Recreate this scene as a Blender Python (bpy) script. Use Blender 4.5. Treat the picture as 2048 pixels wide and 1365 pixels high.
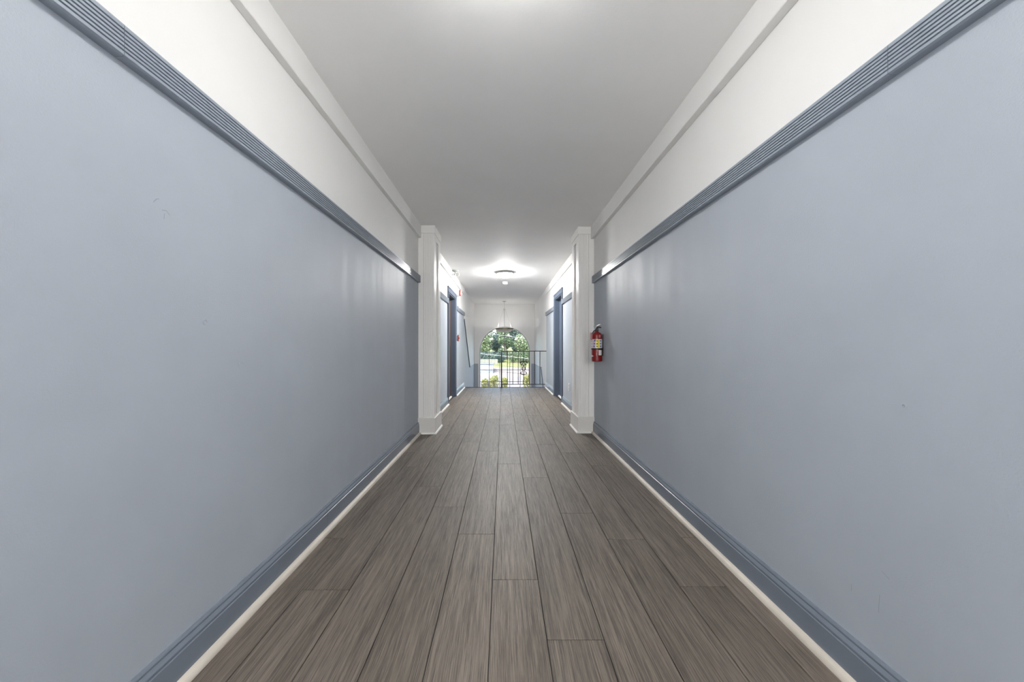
import bpy, math, random
from mathutils import Vector

random.seed(7)
scene = bpy.context.scene
C = scene.collection
for o in list(bpy.data.objects):
    bpy.data.objects.remove(o)

# ---------------------------------------------------------------- camera
EYE = 1.02
F_PX = 700.0
VPX, VPY = 1006.5, 692.0
cam_d = bpy.data.cameras.new('camera')
cam_d.sensor_width = 36.0
cam_d.lens = F_PX / 2048 * 36.0
cam_d.shift_x = (1024 - VPX) / 2048
cam_d.shift_y = (VPY - 682.5) / 2048
cam_d.clip_start = 0.02
cam_d.clip_end = 400
cam = bpy.data.objects.new('camera', cam_d)
cam.location = (0, 0, EYE)
cam.rotation_euler = (math.pi / 2, 0, 0)
C.objects.link(cam)
scene.camera = cam

# ---------------------------------------------------------------- world, sun, exposure
SKY_STRENGTH = 1.15
SUN_STRENGTH = 3.6
LAMP_NEAR, LAMP_FAR, LAMP_FILL_BACK = 46.0, 330.0, 112.0  # the back dome is an added fill light out of view
FILL_GLOBE_STRENGTH = 250.0  # added globes behind the camera, fill for ceiling and walls
ADDED_BULB_STRENGTH = 115.0  # bulb added in the pendant to brighten the stairwell
world = bpy.data.worlds.new('sky')
scene.world = world
world.use_nodes = True
wn = world.node_tree
bg = wn.nodes['Background']
sky = wn.nodes.new('ShaderNodeTexSky')
sky.sky_type = 'NISHITA'
sky.sun_disc = False
sky.sun_elevation = math.radians(52)
sky.sun_rotation = math.radians(205)
sky.air_density = 1.0
sky.dust_density = 3.0
sky.ozone_density = 1.0
wn.links.new(sky.outputs[0], bg.inputs[0])
bg.inputs[1].default_value = SKY_STRENGTH

sun_d = bpy.data.lights.new('sun', 'SUN')
sun_d.energy = SUN_STRENGTH
sun_d.angle = math.radians(0.6)
sun_d.color = (1.0, 0.95, 0.86)
sun = bpy.data.objects.new('sun', sun_d)
sun.rotation_euler = (math.radians(40), 0, math.radians(-28))   # from behind the building, high
sun.location = (0, -20, 30)
C.objects.link(sun)

vs = scene.view_settings
vs.view_transform = 'Standard'
vs.look = 'None'
vs.gamma = 1.0
vs.exposure = 0.38
vs.use_curve_mapping = False

# ---------------------------------------------------------------- materials
def new_mat(name):
    m = bpy.data.materials.new(name)
    m.use_nodes = True
    return m, m.node_tree.nodes, m.node_tree.links, m.node_tree.nodes['Principled BSDF']

def mix_col(N, L, fac, a, b, blend='MIX'):
    n = N.new('ShaderNodeMix')
    n.data_type = 'RGBA'
    n.blend_type = blend
    for sock, val in ((n.inputs['Factor'], fac), (n.inputs[6], a), (n.inputs[7], b)):
        if hasattr(val, 'is_linked') or hasattr(val, 'links'):
            L.new(val, sock)
        elif isinstance(val, (int, float)):
            sock.default_value = val
        else:
            sock.default_value = (*val, 1)
    return n.outputs[2]

def ramp(N, L, src, p0, p1, v0=0.0, v1=1.0):
    n = N.new('ShaderNodeMapRange')
    n.inputs['From Min'].default_value = p0
    n.inputs['From Max'].default_value = p1
    n.inputs['To Min'].default_value = v0
    n.inputs['To Max'].default_value = v1
    L.new(src, n.inputs['Value'])
    return n.outputs[0]

def noise(N, L, co, scale, detail=2, rough=0.5, vscale=None):
    if vscale:
        mp = N.new('ShaderNodeMapping')
        mp.inputs['Scale'].default_value = vscale
        L.new(co, mp.inputs['Vector'])
        co = mp.outputs[0]
    n = N.new('ShaderNodeTexNoise')
    n.inputs['Scale'].default_value = scale
    n.inputs['Detail'].default_value = detail
    n.inputs['Roughness'].default_value = rough
    L.new(co, n.inputs['Vector'])
    return n.outputs['Fac']

def paint(name, col, rough=0.45, peel=0.0, peel_scale=170, mottling=0.04, spec=0.5, streak=0.0):
    m, N, L, B = new_mat(name)
    co = N.new('ShaderNodeTexCoord').outputs['Object']
    n1 = noise(N, L, co, 3.0, 4, 0.55)
    dark = tuple(c * (1 - mottling) for c in col)
    light = tuple(min(1, c * (1 + mottling)) for c in col)
    L.new(mix_col(N, L, ramp(N, L, n1, 0.3, 0.7), dark, light), B.inputs['Base Color'])
    B.inputs['Specular IOR Level'].default_value = spec
    if streak:
        n2 = noise(N, L, co, 1.0, 4, 0.6, (9, 9, 0.5))
        L.new(ramp(N, L, n2, 0.3, 0.7, rough - streak, rough + streak), B.inputs['Roughness'])
    else:
        B.inputs['Roughness'].default_value = rough
    if peel:
        n3 = noise(N, L, co, peel_scale, 3, 0.6)
        b = N.new('ShaderNodeBump')
        b.inputs['Strength'].default_value = peel
        b.inputs['Distance'].default_value = 0.002
        L.new(n3, b.inputs['Height'])
        L.new(b.outputs[0], B.inputs['Normal'])
    return m

def plain(name, col, rough=0.5, metal=0.0, spec=0.5, var=0.06):
    m, N, L, B = new_mat(name)
    co = N.new('ShaderNodeTexCoord').outputs['Object']
    n1 = noise(N, L, co, 14.0, 3)
    L.new(mix_col(N, L, n1, tuple(c * (1 - var) for c in col), tuple(min(1, c * (1 + var)) for c in col)), B.inputs['Base Color'])
    B.inputs['Roughness'].default_value = rough
    B.inputs['Metallic'].default_value = metal
    B.inputs['Specular IOR Level'].default_value = spec
    return m

M = {}
M['blue_wall'] = paint('blue eggshell wall paint', (0.40, 0.437, 0.49), 0.52, 0.30, 200, 0.03, 0.4, 0.05)
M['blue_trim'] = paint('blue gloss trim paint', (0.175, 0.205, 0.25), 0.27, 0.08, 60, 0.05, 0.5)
M['rail_blue'] = paint('lighter blue rail', (0.29, 0.33, 0.385), 0.3, 0.08, 60, 0.04, 0.5)  # lighter than the baseboard blue
M['door_blue'] = paint('dark blue door paint', (0.085, 0.11, 0.155), 0.34, 0.05, 60, 0.06, 0.5)
M['white_wall'] = paint('white wall paint', (0.81, 0.805, 0.79), 0.6, 0.12, 210, 0.015, 0.35)
M['white_trim'] = paint('white trim paint', (0.84, 0.83, 0.81), 0.3, 0.05, 60, 0.02, 0.5)
M['ceiling'] = paint('ceiling paint', (0.90, 0.895, 0.885), 0.7, 0.2, 90, 0.015, 0.3)
M['quarter'] = paint('cream quarter round paint', (0.62, 0.57, 0.50), 0.4, 0.1, 40, 0.12)
M['plinth'] = paint('scuffed white plinth paint', (0.72, 0.70, 0.67), 0.35, 0.08, 40, 0.06)
M['iron'] = plain('black wrought iron', (0.018, 0.017, 0.016), 0.42)
M['bronze'] = plain('dark bronze metal', (0.10, 0.085, 0.055), 0.35, 0.8)
M['nickel'] = plain('brushed nickel', (0.55, 0.54, 0.52), 0.28, 0.9)
M['brass_dark'] = plain('black hardware', (0.02, 0.018, 0.016), 0.35)
M['brown_door'] = plain('dark brown door wood', (0.075, 0.045, 0.03), 0.5, var=0.3)
M['ring_grey'] = plain('satin grey metal ring', (0.30, 0.30, 0.295), 0.5)
M['white_plastic'] = plain('white plastic', (0.78, 0.77, 0.74), 0.35)
M['grey_plastic'] = plain('pale grey plastic', (0.52, 0.55, 0.54), 0.4)
M['red_plastic'] = plain('red plastic', (0.42, 0.03, 0.02), 0.35)
M['maroon'] = plain('maroon plastic', (0.22, 0.035, 0.035), 0.4)
M['raceway'] = plain('grey painted raceway', (0.20, 0.22, 0.25), 0.45)
M['alabaster'] = plain('alabaster glass bowl', (0.62, 0.53, 0.45), 0.35, var=0.15)
M['ext_red'] = plain('fire extinguisher red paint', (0.20, 0.004, 0.005), 0.3)
M['ext_black'] = plain('black rubber strap', (0.012, 0.012, 0.014), 0.5)
M['label_white'] = plain('white printed label', (0.75, 0.74, 0.74), 0.45, var=0.04)
M['label_yellow'] = plain('yellow printed panel', (0.72, 0.60, 0.08), 0.45)
M['label_violet'] = plain('violet printed ink', (0.16, 0.15, 0.32), 0.45)
M['label_pink'] = plain('pink printed panel', (0.62, 0.50, 0.58), 0.45)
M['ink'] = plain('dark printed ink', (0.04, 0.04, 0.05), 0.5)
M['tag_pink'] = plain('pale pink card', (0.45, 0.20, 0.19), 0.6)
M['dark'] = plain('dark void', (0.02, 0.02, 0.02), 0.7)
M['step'] = plain('grey stair tread', (0.22, 0.20, 0.18), 0.5)
M['bark'] = plain('tree bark', (0.12, 0.10, 0.085), 0.9, var=0.3)
M['pole'] = plain('weathered pole wood', (0.22, 0.18, 0.14), 0.9, var=0.2)
M['cable_dark'] = plain('black cable sheath', (0.03, 0.025, 0.03), 0.6)
M['cable_light'] = plain('bare metal cable', (0.62, 0.64, 0.66), 0.4, 0.3)
M['shed'] = plain('pale blue painted metal', (0.24, 0.275, 0.31), 0.5)
M['shed_base'] = plain('grey blue base', (0.13, 0.145, 0.17), 0.6)
M['shed_roof'] = plain('dark roof felt', (0.10, 0.11, 0.13), 0.8)
M['shed_door'] = plain('light blue door', (0.13, 0.27, 0.34), 0.5)
M['stucco'] = plain('exterior stucco', (0.5, 0.47, 0.43), 0.9)

def ground_mat(name, a, b, scale):
    m, N, L, B = new_mat(name)
    co = N.new('ShaderNodeTexCoord').outputs['Object']
    n1 = noise(N, L, co, scale, 6, 0.65)
    L.new(mix_col(N, L, ramp(N, L, n1, 0.35, 0.65), a, b), B.inputs['Base Color'])
    B.inputs['Roughness'].default_value = 0.9
    return m
M['lot'] = ground_mat('pale paved lot', (0.125, 0.108, 0.105), (0.17, 0.15, 0.145), 0.5)
M['road'] = ground_mat('pale pink asphalt', (0.165, 0.135, 0.12), (0.20, 0.165, 0.147), 0.4)
M['grass'] = ground_mat('dry grass', (0.085, 0.11, 0.03), (0.16, 0.165, 0.06), 1.2)
M['fence_wall'] = ground_mat('grey boards', (0.12, 0.12, 0.10), (0.17, 0.17, 0.145), 1.0)

def leaf_mat(name, a, b):
    m, N, L, B = new_mat(name)
    geo = N.new('ShaderNodeNewGeometry')
    L.new(mix_col(N, L, geo.outputs['Random Per Island'], a, b), B.inputs['Base Color'])
    B.inputs['Roughness'].default_value = 0.55
    tr = N.new('ShaderNodeBsdfTranslucent')
    tr.inputs[0].default_value = (*[min(1, c * 1.3) for c in b], 1)
    mx = N.new('ShaderNodeMixShader')
    mx.inputs[0].default_value = 0.3
    L.new(B.outputs[0], mx.inputs[1])
    L.new(tr.outputs[0], mx.inputs[2])
    L.new(mx.outputs[0], N['Material Output'].inputs[0])
    return m
M['leaf_light'] = leaf_mat('light green leaves', (0.06, 0.10, 0.05), (0.25, 0.31, 0.17))
M['leaf_teal'] = leaf_mat('blue green leaves', (0.032, 0.06, 0.055), (0.11, 0.165, 0.14))
M['leaf_mid'] = leaf_mat('mid green leaves', (0.045, 0.085, 0.045), (0.18, 0.24, 0.135))
M['leaf_yellow'] = leaf_mat('yellow green leaves', (0.09, 0.10, 0.025), (0.27, 0.265, 0.085))

def glass_mat():
    m, N, L, B = new_mat('clear window glass')
    N.remove(B)
    t = N.new('ShaderNodeBsdfTransparent')
    t.inputs[0].default_value = (0.96, 0.98, 0.97, 1)
    g = N.new('ShaderNodeBsdfGlossy')
    g.inputs['Roughness'].default_value = 0.02
    fr = N.new('ShaderNodeFresnel')
    fr.inputs[0].default_value = 1.3
    mx = N.new('ShaderNodeMixShader')
    L.new(fr.outputs[0], mx.inputs[0])
    L.new(t.outputs[0], mx.inputs[1])
    L.new(g.outputs[0], mx.inputs[2])
    L.new(mx.outputs[0], N['Material Output'].inputs[0])
    return m
M['glass'] = glass_mat()
M['bar'] = plain('grey glazing bar', (0.16, 0.16, 0.155), 0.5)  # one even dark grey for all glazing bars
M['frame_shade'] = plain('shade grey window frame', (0.48, 0.48, 0.47), 0.45)  # grey stands in for the shading line inside the white rim

def emit_mat(name, col, strength):
    m, N, L, B = new_mat(name)
    B.inputs['Base Color'].default_value = (0.9, 0.88, 0.84, 1)
    B.inputs['Roughness'].default_value = 0.3
    B.inputs['Emission Color'].default_value = (*col, 1)
    B.inputs['Emission Strength'].default_value = strength
    return m
for _k, _s in (('near', LAMP_NEAR), ('far', LAMP_FAR), ('back', LAMP_FILL_BACK)):
    M['lamp_' + _k] = emit_mat('lit frosted lamp glass', (1.0, 0.985, 0.96), _s)

M['added_bulb'] = emit_mat('lit bulb glass', (1.0, 0.985, 0.96), ADDED_BULB_STRENGTH)
M['fill_globe_glass'] = emit_mat('added fill globe glass', (1.0, 0.985, 0.96), FILL_GLOBE_STRENGTH)

def plank_mat():
    m, N, L, B = new_mat('grey brown vinyl wood plank')
    co = N.new('ShaderNodeTexCoord').outputs['Object']
    rnd = N.new('ShaderNodeObjectInfo').outputs['Random']
    comb = N.new('ShaderNodeCombineXYZ')
    mul = N.new('ShaderNodeMath'); mul.operation = 'MULTIPLY'; mul.inputs[1].default_value = 37.0
    L.new(rnd, mul.inputs[0])
    for i in range(3):
        L.new(mul.outputs[0], comb.inputs[i])
    add = N.new('ShaderNodeVectorMath'); add.operation = 'ADD'
    L.new(co, add.inputs[0]); L.new(comb.outputs[0], add.inputs[1])
    p = add.outputs[0]
    # slow wander of the grain
    warp = noise(N, L, p, 1.0, 2, 0.5, (5, 1.3, 1))
    wv = N.new('ShaderNodeCombineXYZ')
    L.new(ramp(N, L, warp, 0, 1, -0.014, 0.014), wv.inputs[0])
    add2 = N.new('ShaderNodeVectorMath'); add2.operation = 'ADD'
    L.new(p, add2.inputs[0]); L.new(wv.outputs[0], add2.inputs[1])
    q = add2.outputs[0]
    broad = noise(N, L, q, 1.0, 3, 0.55, (12, 1.1, 1))
    mid = noise(N, L, q, 1.0, 4, 0.6, (60, 1.8, 1))
    fine = noise(N, L, q, 1.0, 4, 0.7, (360, 6.0, 1))
    fine2 = noise(N, L, q, 1.0, 2, 0.5, (700, 22, 1))
    dark, base, light = (0.078, 0.063, 0.051), (0.135, 0.112, 0.092), (0.225, 0.192, 0.158)
    c1 = mix_col(N, L, ramp(N, L, broad, 0.32, 0.68), dark, base)
    c2 = mix_col(N, L, ramp(N, L, mid, 0.42, 0.75, 0, 0.75), c1, light)
    c3 = mix_col(N, L, ramp(N, L, fine, 0.51, 0.63, 0, 0.75), c2, light)
    c4 = mix_col(N, L, ramp(N, L, fine, 0.48, 0.36, 0, 0.8), c3, (0.05, 0.041, 0.035))
    c5 = mix_col(N, L, ramp(N, L, fine2, 0.55, 0.7, 0, 0.3), c4, light)
    hsv = N.new('ShaderNodeHueSaturation')
    L.new(c5, hsv.inputs['Color'])
    L.new(ramp(N, L, rnd, 0, 1, 0.90, 1.10), hsv.inputs['Value'])
    L.new(hsv.outputs[0], B.inputs['Base Color'])
    L.new(ramp(N, L, fine, 0.3, 0.7, 0.58, 0.46), B.inputs['Roughness'])
    B.inputs['Specular IOR Level'].default_value = 0.45
    b = N.new('ShaderNodeBump')
    b.inputs['Strength'].default_value = 0.25
    b.inputs['Distance'].default_value = 0.001
    L.new(fine, b.inputs['Height'])
    L.new(b.outputs[0], B.inputs['Normal'])
    return m
M['plank'] = plank_mat()

# ---------------------------------------------------------------- mesh helpers
class MB:
    """collects faces, builds one mesh object"""
    def __init__(s):
        s.v, s.f, s.m = [], [], []
        s.smooth = False
    def face(s, pts, mi=0):
        b = len(s.v)
        s.v += [tuple(p) for p in pts]
        s.f.append(tuple(range(b, b + len(pts))))
        s.m.append(mi)
    def add(s, verts, faces, mi=0):
        b = len(s.v)
        s.v += [tuple(p) for p in verts]
        for f in faces:
            s.f.append(tuple(b + i for i in f)); s.m.append(mi)
    def box(s, x0, x1, y0, y1, z0, z1, mi=0):
        x0, x1 = sorted((x0, x1)); y0, y1 = sorted((y0, y1)); z0, z1 = sorted((z0, z1))
        s.add([(x0,y0,z0),(x1,y0,z0),(x1,y1,z0),(x0,y1,z0),(x0,y0,z1),(x1,y0,z1),(x1,y1,z1),(x0,y1,z1)],
              [(0,3,2,1),(4,5,6,7),(0,1,5,4),(1,2,6,5),(2,3,7,6),(3,0,4,7)], mi)
        return s
    def cbox(s, x0, x1, y0, y1, z0, z1, c, mi=0):
        """box with all edges chamfered by c (24 vertices)"""
        x0, x1 = sorted((x0, x1)); y0, y1 = sorted((y0, y1)); z0, z1 = sorted((z0, z1))
        lo, hi = (x0, y0, z0), (x1, y1, z1)
        V, idx = [], {}
        for sx in (0, 1):
            for sy in (0, 1):
                for sz in (0, 1):
                    for ax in range(3):
                        p = []
                        for k, sg in enumerate((sx, sy, sz)):
                            e = hi[k] if sg else lo[k]
                            if k != ax: e += -c if sg else c
                            p.append(e)
                        idx[(sx, sy, sz, ax)] = len(V); V.append(tuple(p))
        Fs = []
        for ax in range(3):
            o1, o2 = [k for k in range(3) if k != ax]
            for sg in (0, 1):
                q = []
                for a, b in ((0,0),(1,0),(1,1),(0,1)):
                    t = [0,0,0]; t[ax] = sg; t[o1] = a; t[o2] = b
                    q.append(idx[(*t, ax)])
                Fs.append(tuple(q))
            for a in (0, 1):
                for b in (0, 1):
                    q = []
                    for e in (0, 1):
                        t = [0,0,0]; t[ax] = e; t[o1] = a; t[o2] = b
                        q.append((idx[(*t, o1)], idx[(*t, o2)]))
                    Fs.append((q[0][0], q[0][1], q[1][1], q[1][0]))
        for sx in (0, 1):
            for sy in (0, 1):
                for sz in (0, 1):
                    Fs.append(tuple(idx[(sx, sy, sz, k)] for k in range(3)))
        s.add(V, Fs, mi)
        return s
    def prism(s, poly, a, b, axis='Y', mi=0):
        def P(p, t):
            if axis == 'Y': return (p[0], t, p[1])
            if axis == 'Z': return (p[0], p[1], t)
            return (t, p[0], p[1])
        n = len(poly)
        V = [P(p, a) for p in poly] + [P(p, b) for p in poly]
        Fs = [tuple(range(n)), tuple(range(2 * n - 1, n - 1, -1))]
        Fs += [(i, (i + 1) % n, n + (i + 1) % n, n + i) for i in range(n)]
        s.add(V, Fs, mi)
        return s
    def lathe(s, prof, c=(0, 0, 0), n=32, mi=0, axis='Z'):
        """prof: list of (r, h)"""
        V, Fs = [], []
        def P(r, h, a):
            x, y = r * math.cos(a), r * math.sin(a)
            if axis == 'Z': return (c[0] + x, c[1] + y, c[2] + h)
            if axis == 'X': return (c[0] + h, c[1] + x, c[2] + y)
            return (c[0] + x, c[1] + h, c[2] + y)
        for r, h in prof:
            for k in range(n):
                V.append(P(max(r, 1e-5), h, 2 * math.pi * k / n))
        for i in range(len(prof) - 1):
            for k in range(n):
                k2 = (k + 1) % n
                Fs.append((i*n + k, i*n + k2, (i+1)*n + k2, (i+1)*n + k))
        s.add(V, Fs, mi)
        s.smooth = True
        return s
    def tube(s, pts, r, n=8, mi=0):
        """r: a radius or one radius per point"""
        pts = [Vector(p) for p in pts]
        if isinstance(r, (int, float)):
            r = [r] * len(pts)
        V, Fs = [], []
        prev = None
        for i, p in enumerate(pts):
            d = (pts[min(i+1, len(pts)-1)] - pts[max(i-1, 0)]).normalized()
            if prev is None:
                up = Vector((0, 0, 1)) if abs(d.z) < 0.9 else Vector((1, 0, 0))
                u = d.cross(up).normalized()
            else:
                u = (prev - d * prev.dot(d)).normalized()
            prev = u
            w = d.cross(u)
            for k in range(n):
                a = 2 * math.pi * k / n
                V.append(p + (u * math.cos(a) + w * math.sin(a)) * r[i])
        m = len(pts)
        for i in range(m - 1):
            for k in range(n):
                k2 = (k + 1) % n
                Fs.append((i*n+k, i*n+k2, (i+1)*n+k2, (i+1)*n+k))
        Fs.append(tuple(range(n - 1, -1, -1)))
        Fs.append(tuple(range((m-1)*n, m*n)))
        s.add(V, Fs, mi)
        s.smooth = True
        return s
    def mesh(s, name, mats):
        me = bpy.data.meshes.new(name)
        me.from_pydata(s.v, [], s.f)
        for m in (mats if isinstance(mats, (list, tuple)) else [mats]):
            me.materials.append(M[m])
        me.polygons.foreach_set('material_index', s.m)
        if s.smooth:
            me.polygons.foreach_set('use_smooth', [True] * len(s.f))
            try:
                me.set_sharp_from_angle(angle=math.radians(40))
            except Exception:
                pass
        me.update()
        import bmesh
        bm = bmesh.new(); bm.from_mesh(me)
        bmesh.ops.recalc_face_normals(bm, faces=bm.faces)
        bm.to_mesh(me); bm.free()
        return me
    def build(s, name, mats, parent=None):
        o = bpy.data.objects.new(name, s.mesh(name, mats))
        C.objects.link(o)
        o.parent = parent
        return o

def tag(o, label=None, cat=None, group=None, kind=None):
    if label: o['label'] = label
    if cat: o['category'] = cat
    if group: o['group'] = group
    if kind: o['kind'] = kind
    return o

def empty(name, label, cat, loc=(0, 0, 0), group=None, kind=None):
    o = bpy.data.objects.new(name, None)
    o.empty_display_size = 0.1
    o.location = loc
    C.objects.link(o)
    return tag(o, label, cat, group, kind)

def struct(name, label, cat):
    return empty(name, label, cat, kind='structure')

# ---------------------------------------------------------------- measures
XL, XR = -0.985, 1.065           # near walls
XLF, XRF = -0.962, 1.052         # walls beyond the pilasters
CEIL = 2.415
Y_BACK = -6.0
Y_PL, Y_PR = 4.055, 4.10         # pilaster fronts
PIL_D = 0.40
Y_EDGE = 8.56                    # top of the stairs
Y_END = 11.72
RAIL0, RAIL1 = 1.752, 1.835
BASE_H = 0.135
LAND = -1.28
PIT = -2.75
T = 0.20

# ---------------------------------------------------------------- floor of planks
fl = MB().box(XL - T, XR + T, Y_BACK, Y_EDGE - 0.004, -0.25, -0.006)
floor = tag(fl.build('floor', 'dark'), 'grey-brown wood plank floor running down the hallway', 'floor', kind='structure')
PW, PLEN = 0.1985, 1.491
rows = [  # left seam, right seam, a known cross joint
    (XL + 0.0, -0.841, 1.855), (-0.841, -0.642, 1.462), (-0.642, -0.444, 2.537), (-0.444, -0.2455, 2.217),
    (-0.2455, -0.047, 1.895), (-0.047, 0.1515, 1.526), (0.1515, 0.350, 1.214), (0.350, 0.5485, 2.13),
    (0.5485, 0.747, 1.845), (0.747, 0.9455, 1.482), (0.9455, XR, 1.86)]
plank_meshes = {}
GAP = 0.0014
for (a, b, j) in rows:
    y = j
    while y > Y_BACK: y -= PLEN
    while y < Y_EDGE:
        y0, y1 = max(y, Y_BACK), min(y + PLEN, Y_EDGE)
        y += PLEN
        if y1 - y0 < 0.01: continue
        key = (round(b - a, 4), round(y1 - y0, 3))
        if key not in plank_meshes:
            plank_meshes[key] = MB().cbox(GAP, b - a - GAP, GAP, y1 - y0 - GAP, -0.006, 0.0, 0.0012).mesh('plank', 'plank')
        o = bpy.data.objects.new('plank', plank_meshes[key])
        C.objects.link(o)
        o.parent = floor
        o.location = (a, y0, 0)

# metal nosing on the floor edge
tr = MB().prism([(Y_EDGE - 0.035, 0.0), (Y_EDGE - 0.033, 0.005), (Y_EDGE - 0.003, 0.011), (Y_EDGE + 0.006, 0.008), (Y_EDGE + 0.006, -0.03), (Y_EDGE, -0.03), (Y_EDGE, 0.0)], XLF + 0.02, XRF - 0.02, 'X')
tag(tr.build('trim_1', 'iron'), 'thin black metal strip along floor edge at top of stairs', 'edge strip', kind='structure')

# ---------------------------------------------------------------- ceiling
tag(MB().box(XL - T, XR + T, Y_BACK - T, Y_END + 0.18, CEIL, CEIL + 0.2).build('ceiling', 'ceiling'),
    'flat white painted ceiling of the hallway', 'ceiling', kind='structure')

# ---------------------------------------------------------------- side walls
SPLIT = (RAIL0 + RAIL1) / 2
DL0, DL1, DR0, DR1, DTOP = 6.12, 6.98, 6.26, 7.11, 1.965
def side_wall(name, label, xn, xf, sg, d0, d1, ypil, slope):
    mb = MB()
    def P(poly, x, mi):   # poly in (Y, Z), thickness outwards
        mb.prism(poly, x, x + sg * (T + abs(xn - x)) , 'X', mi)
    def R(y0, y1, z0, z1, x, mi): P([(y0, z0), (y1, z0), (y1, z1), (y0, z1)], x, mi)
    ym = ypil + PIL_D / 2
    R(Y_BACK, ym, 0, SPLIT, xn, 0); R(Y_BACK, ym, SPLIT, CEIL, xn, 1)
    R(ym, d0, 0, SPLIT, xf, 0); R(ym, d0, SPLIT, CEIL, xf, 1)
    R(d0, d1, DTOP, CEIL, xf, 1)
    R(d1, Y_EDGE, 0, SPLIT, xf, 0); R(d1, Y_EDGE, SPLIT, CEIL, xf, 1)
    low, up = slope
    P(low, xf, 0); P(up, xf, 1)
    R(7.6, Y_EDGE, PIT, 0, xf, 0)
    return tag(mb.build(name, ['blue_wall', 'white_wall']), label, 'wall', kind='structure')
DADO2 = 0.42
line_l = [(Y_EDGE, 1.66), (9.97, DADO2), (Y_END, DADO2)]
low_l = [(Y_EDGE, PIT)] + line_l + [(Y_END, PIT)]
up_l = [(Y_END, CEIL), (Y_EDGE, CEIL)] + line_l
wall_l = side_wall('wall_left', 'blue and white wall along hallway, side without the fire extinguisher', XL, XLF, -1, DL0, DL1, Y_PL, (low_l, up_l))
line_r = [(Y_EDGE, -0.62), (9.68, DADO2), (Y_END, DADO2)]
low_r = [(Y_EDGE, PIT)] + line_r + [(Y_END, PIT)]
up_r = [(Y_END, CEIL), (Y_EDGE, CEIL)] + line_r
wall_r = side_wall('wall_right', 'blue and white wall along hallway carrying the fire extinguisher', XR, XRF, 1, DR0, DR1, Y_PR, (low_r, up_r))

# small dents and scuffs on the painted walls
M['scuff'] = paint('scuffed blue paint', (0.30, 0.33, 0.375), 0.6, 0.2, 200, 0.05, 0.3)
def dent(wall, x, sg, y, z, rad):
    MB().tube([(x + sg * 0.0002, y + rad * math.cos(t * math.pi / 9), z + rad * 1.1 * math.sin(t * math.pi / 9)) for t in range(15)], 0.0011, 6).build('paint_dent', 'blue_wall', wall)
def scuff(wall, x, sg, pts, w):
    MB().tube([(x - sg * w * 0.6, a, b) for a, b in pts], w, 6).build('scuff_mark', 'scuff', wall)
dent(wall_l, XL, 1, 1.156, 1.098, 0.008)
dent(wall_l, XL, 1, 1.315, 0.949, 0.010)
dent(wall_l, XL, 1, 1.22, 0.66, 0.004)
scuff(wall_l, XL, 1, [(0.985, 1.425), (0.995, 1.438), (1.002, 1.440)], 0.0016)
scuff(wall_l, XL, 1, [(1.010, 1.412), (1.024, 1.415), (1.034, 1.405)], 0.0016)
scuff(wall_l, XL, 1, [(1.018, 1.405), (1.016, 1.388)], 0.0014)
scuff(wall_r, XR, -1, [(0.990, 0.315), (0.992, 0.290), (0.993, 0.262)], 0.0010)
scuff(wall_r, XR, -1, [(1.07, 0.29), (1.071, 0.268)], 0.0009)
scuff(wall_r, XR, -1, [(0.965, 0.375), (0.985, 0.385)], 0.0009)
dent(wall_r, XR, -1, 0.93, 0.86, 0.004)

# wall behind the camera
mb = MB()
mb.box(XL - T, XR + T, Y_BACK - T, Y_BACK, -0.25, SPLIT, 0)
mb.box(XL - T, XR + T, Y_BACK - T, Y_BACK, SPLIT, CEIL, 1)
tag(mb.build('wall_back', ['blue_wall', 'white_wall']), 'end wall of the hallway behind the viewer', 'wall', kind='structure')
# stairwell closing wall below the floor, and the well's floor
tag(MB().box(XL - T, XR + T, 7.6 - T, 7.6, PIT, -0.25).build('wall_lower', 'white_wall'), 'wall closing the stairwell under the hallway floor', 'wall', kind='structure')

# ---------------------------------------------------------------- end wall with the arched window
WX, WR, WSP, WBOT = 0.049, 0.862, 0.811, -0.60
mb = MB()
y0, y1 = Y_END, Y_END + 0.18
A0, A1 = XL - T, XR + T
def er(xa, xb, za, zb, mi): mb.box(xa, xb, y0, y1, za, zb, mi)
er(A0, WX - WR, PIT, DADO2, 0); er(A0, WX - WR, DADO2, WSP, 1)
er(WX + WR, A1, PIT, DADO2, 0); er(WX + WR, A1, DADO2, WSP, 1)
er(WX - WR, WX + WR, PIT, WBOT, 0)
NA = 48
arc = [(WX - WR * math.cos(math.pi * i / NA), WSP + WR * math.sin(math.pi * i / NA)) for i in range(NA + 1)]
for i in range(NA):
    (xa, za), (xb, zb) = arc[i], arc[i + 1]
    ta = A0 if i == 0 else xa
    tb = A1 if i == NA - 1 else xb
    mb.prism([(xa, za), (xb, zb), (tb, CEIL), (ta, CEIL)], y0, y1, 'Y', 1)
# corner fills beside the arch foot
mb.prism([(A0, WSP), (WX - WR, WSP), (A0, CEIL)], y0, y1, 'Y', 1)
mb.prism([(A1, WSP), (WX + WR, WSP), (A1, CEIL)], y0, y1, 'Y', 1)
tag(mb.build('wall_end', ['blue_wall', 'white_wall']), 'white end wall of the stairwell with a tall arched window', 'wall', kind='structure')

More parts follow.
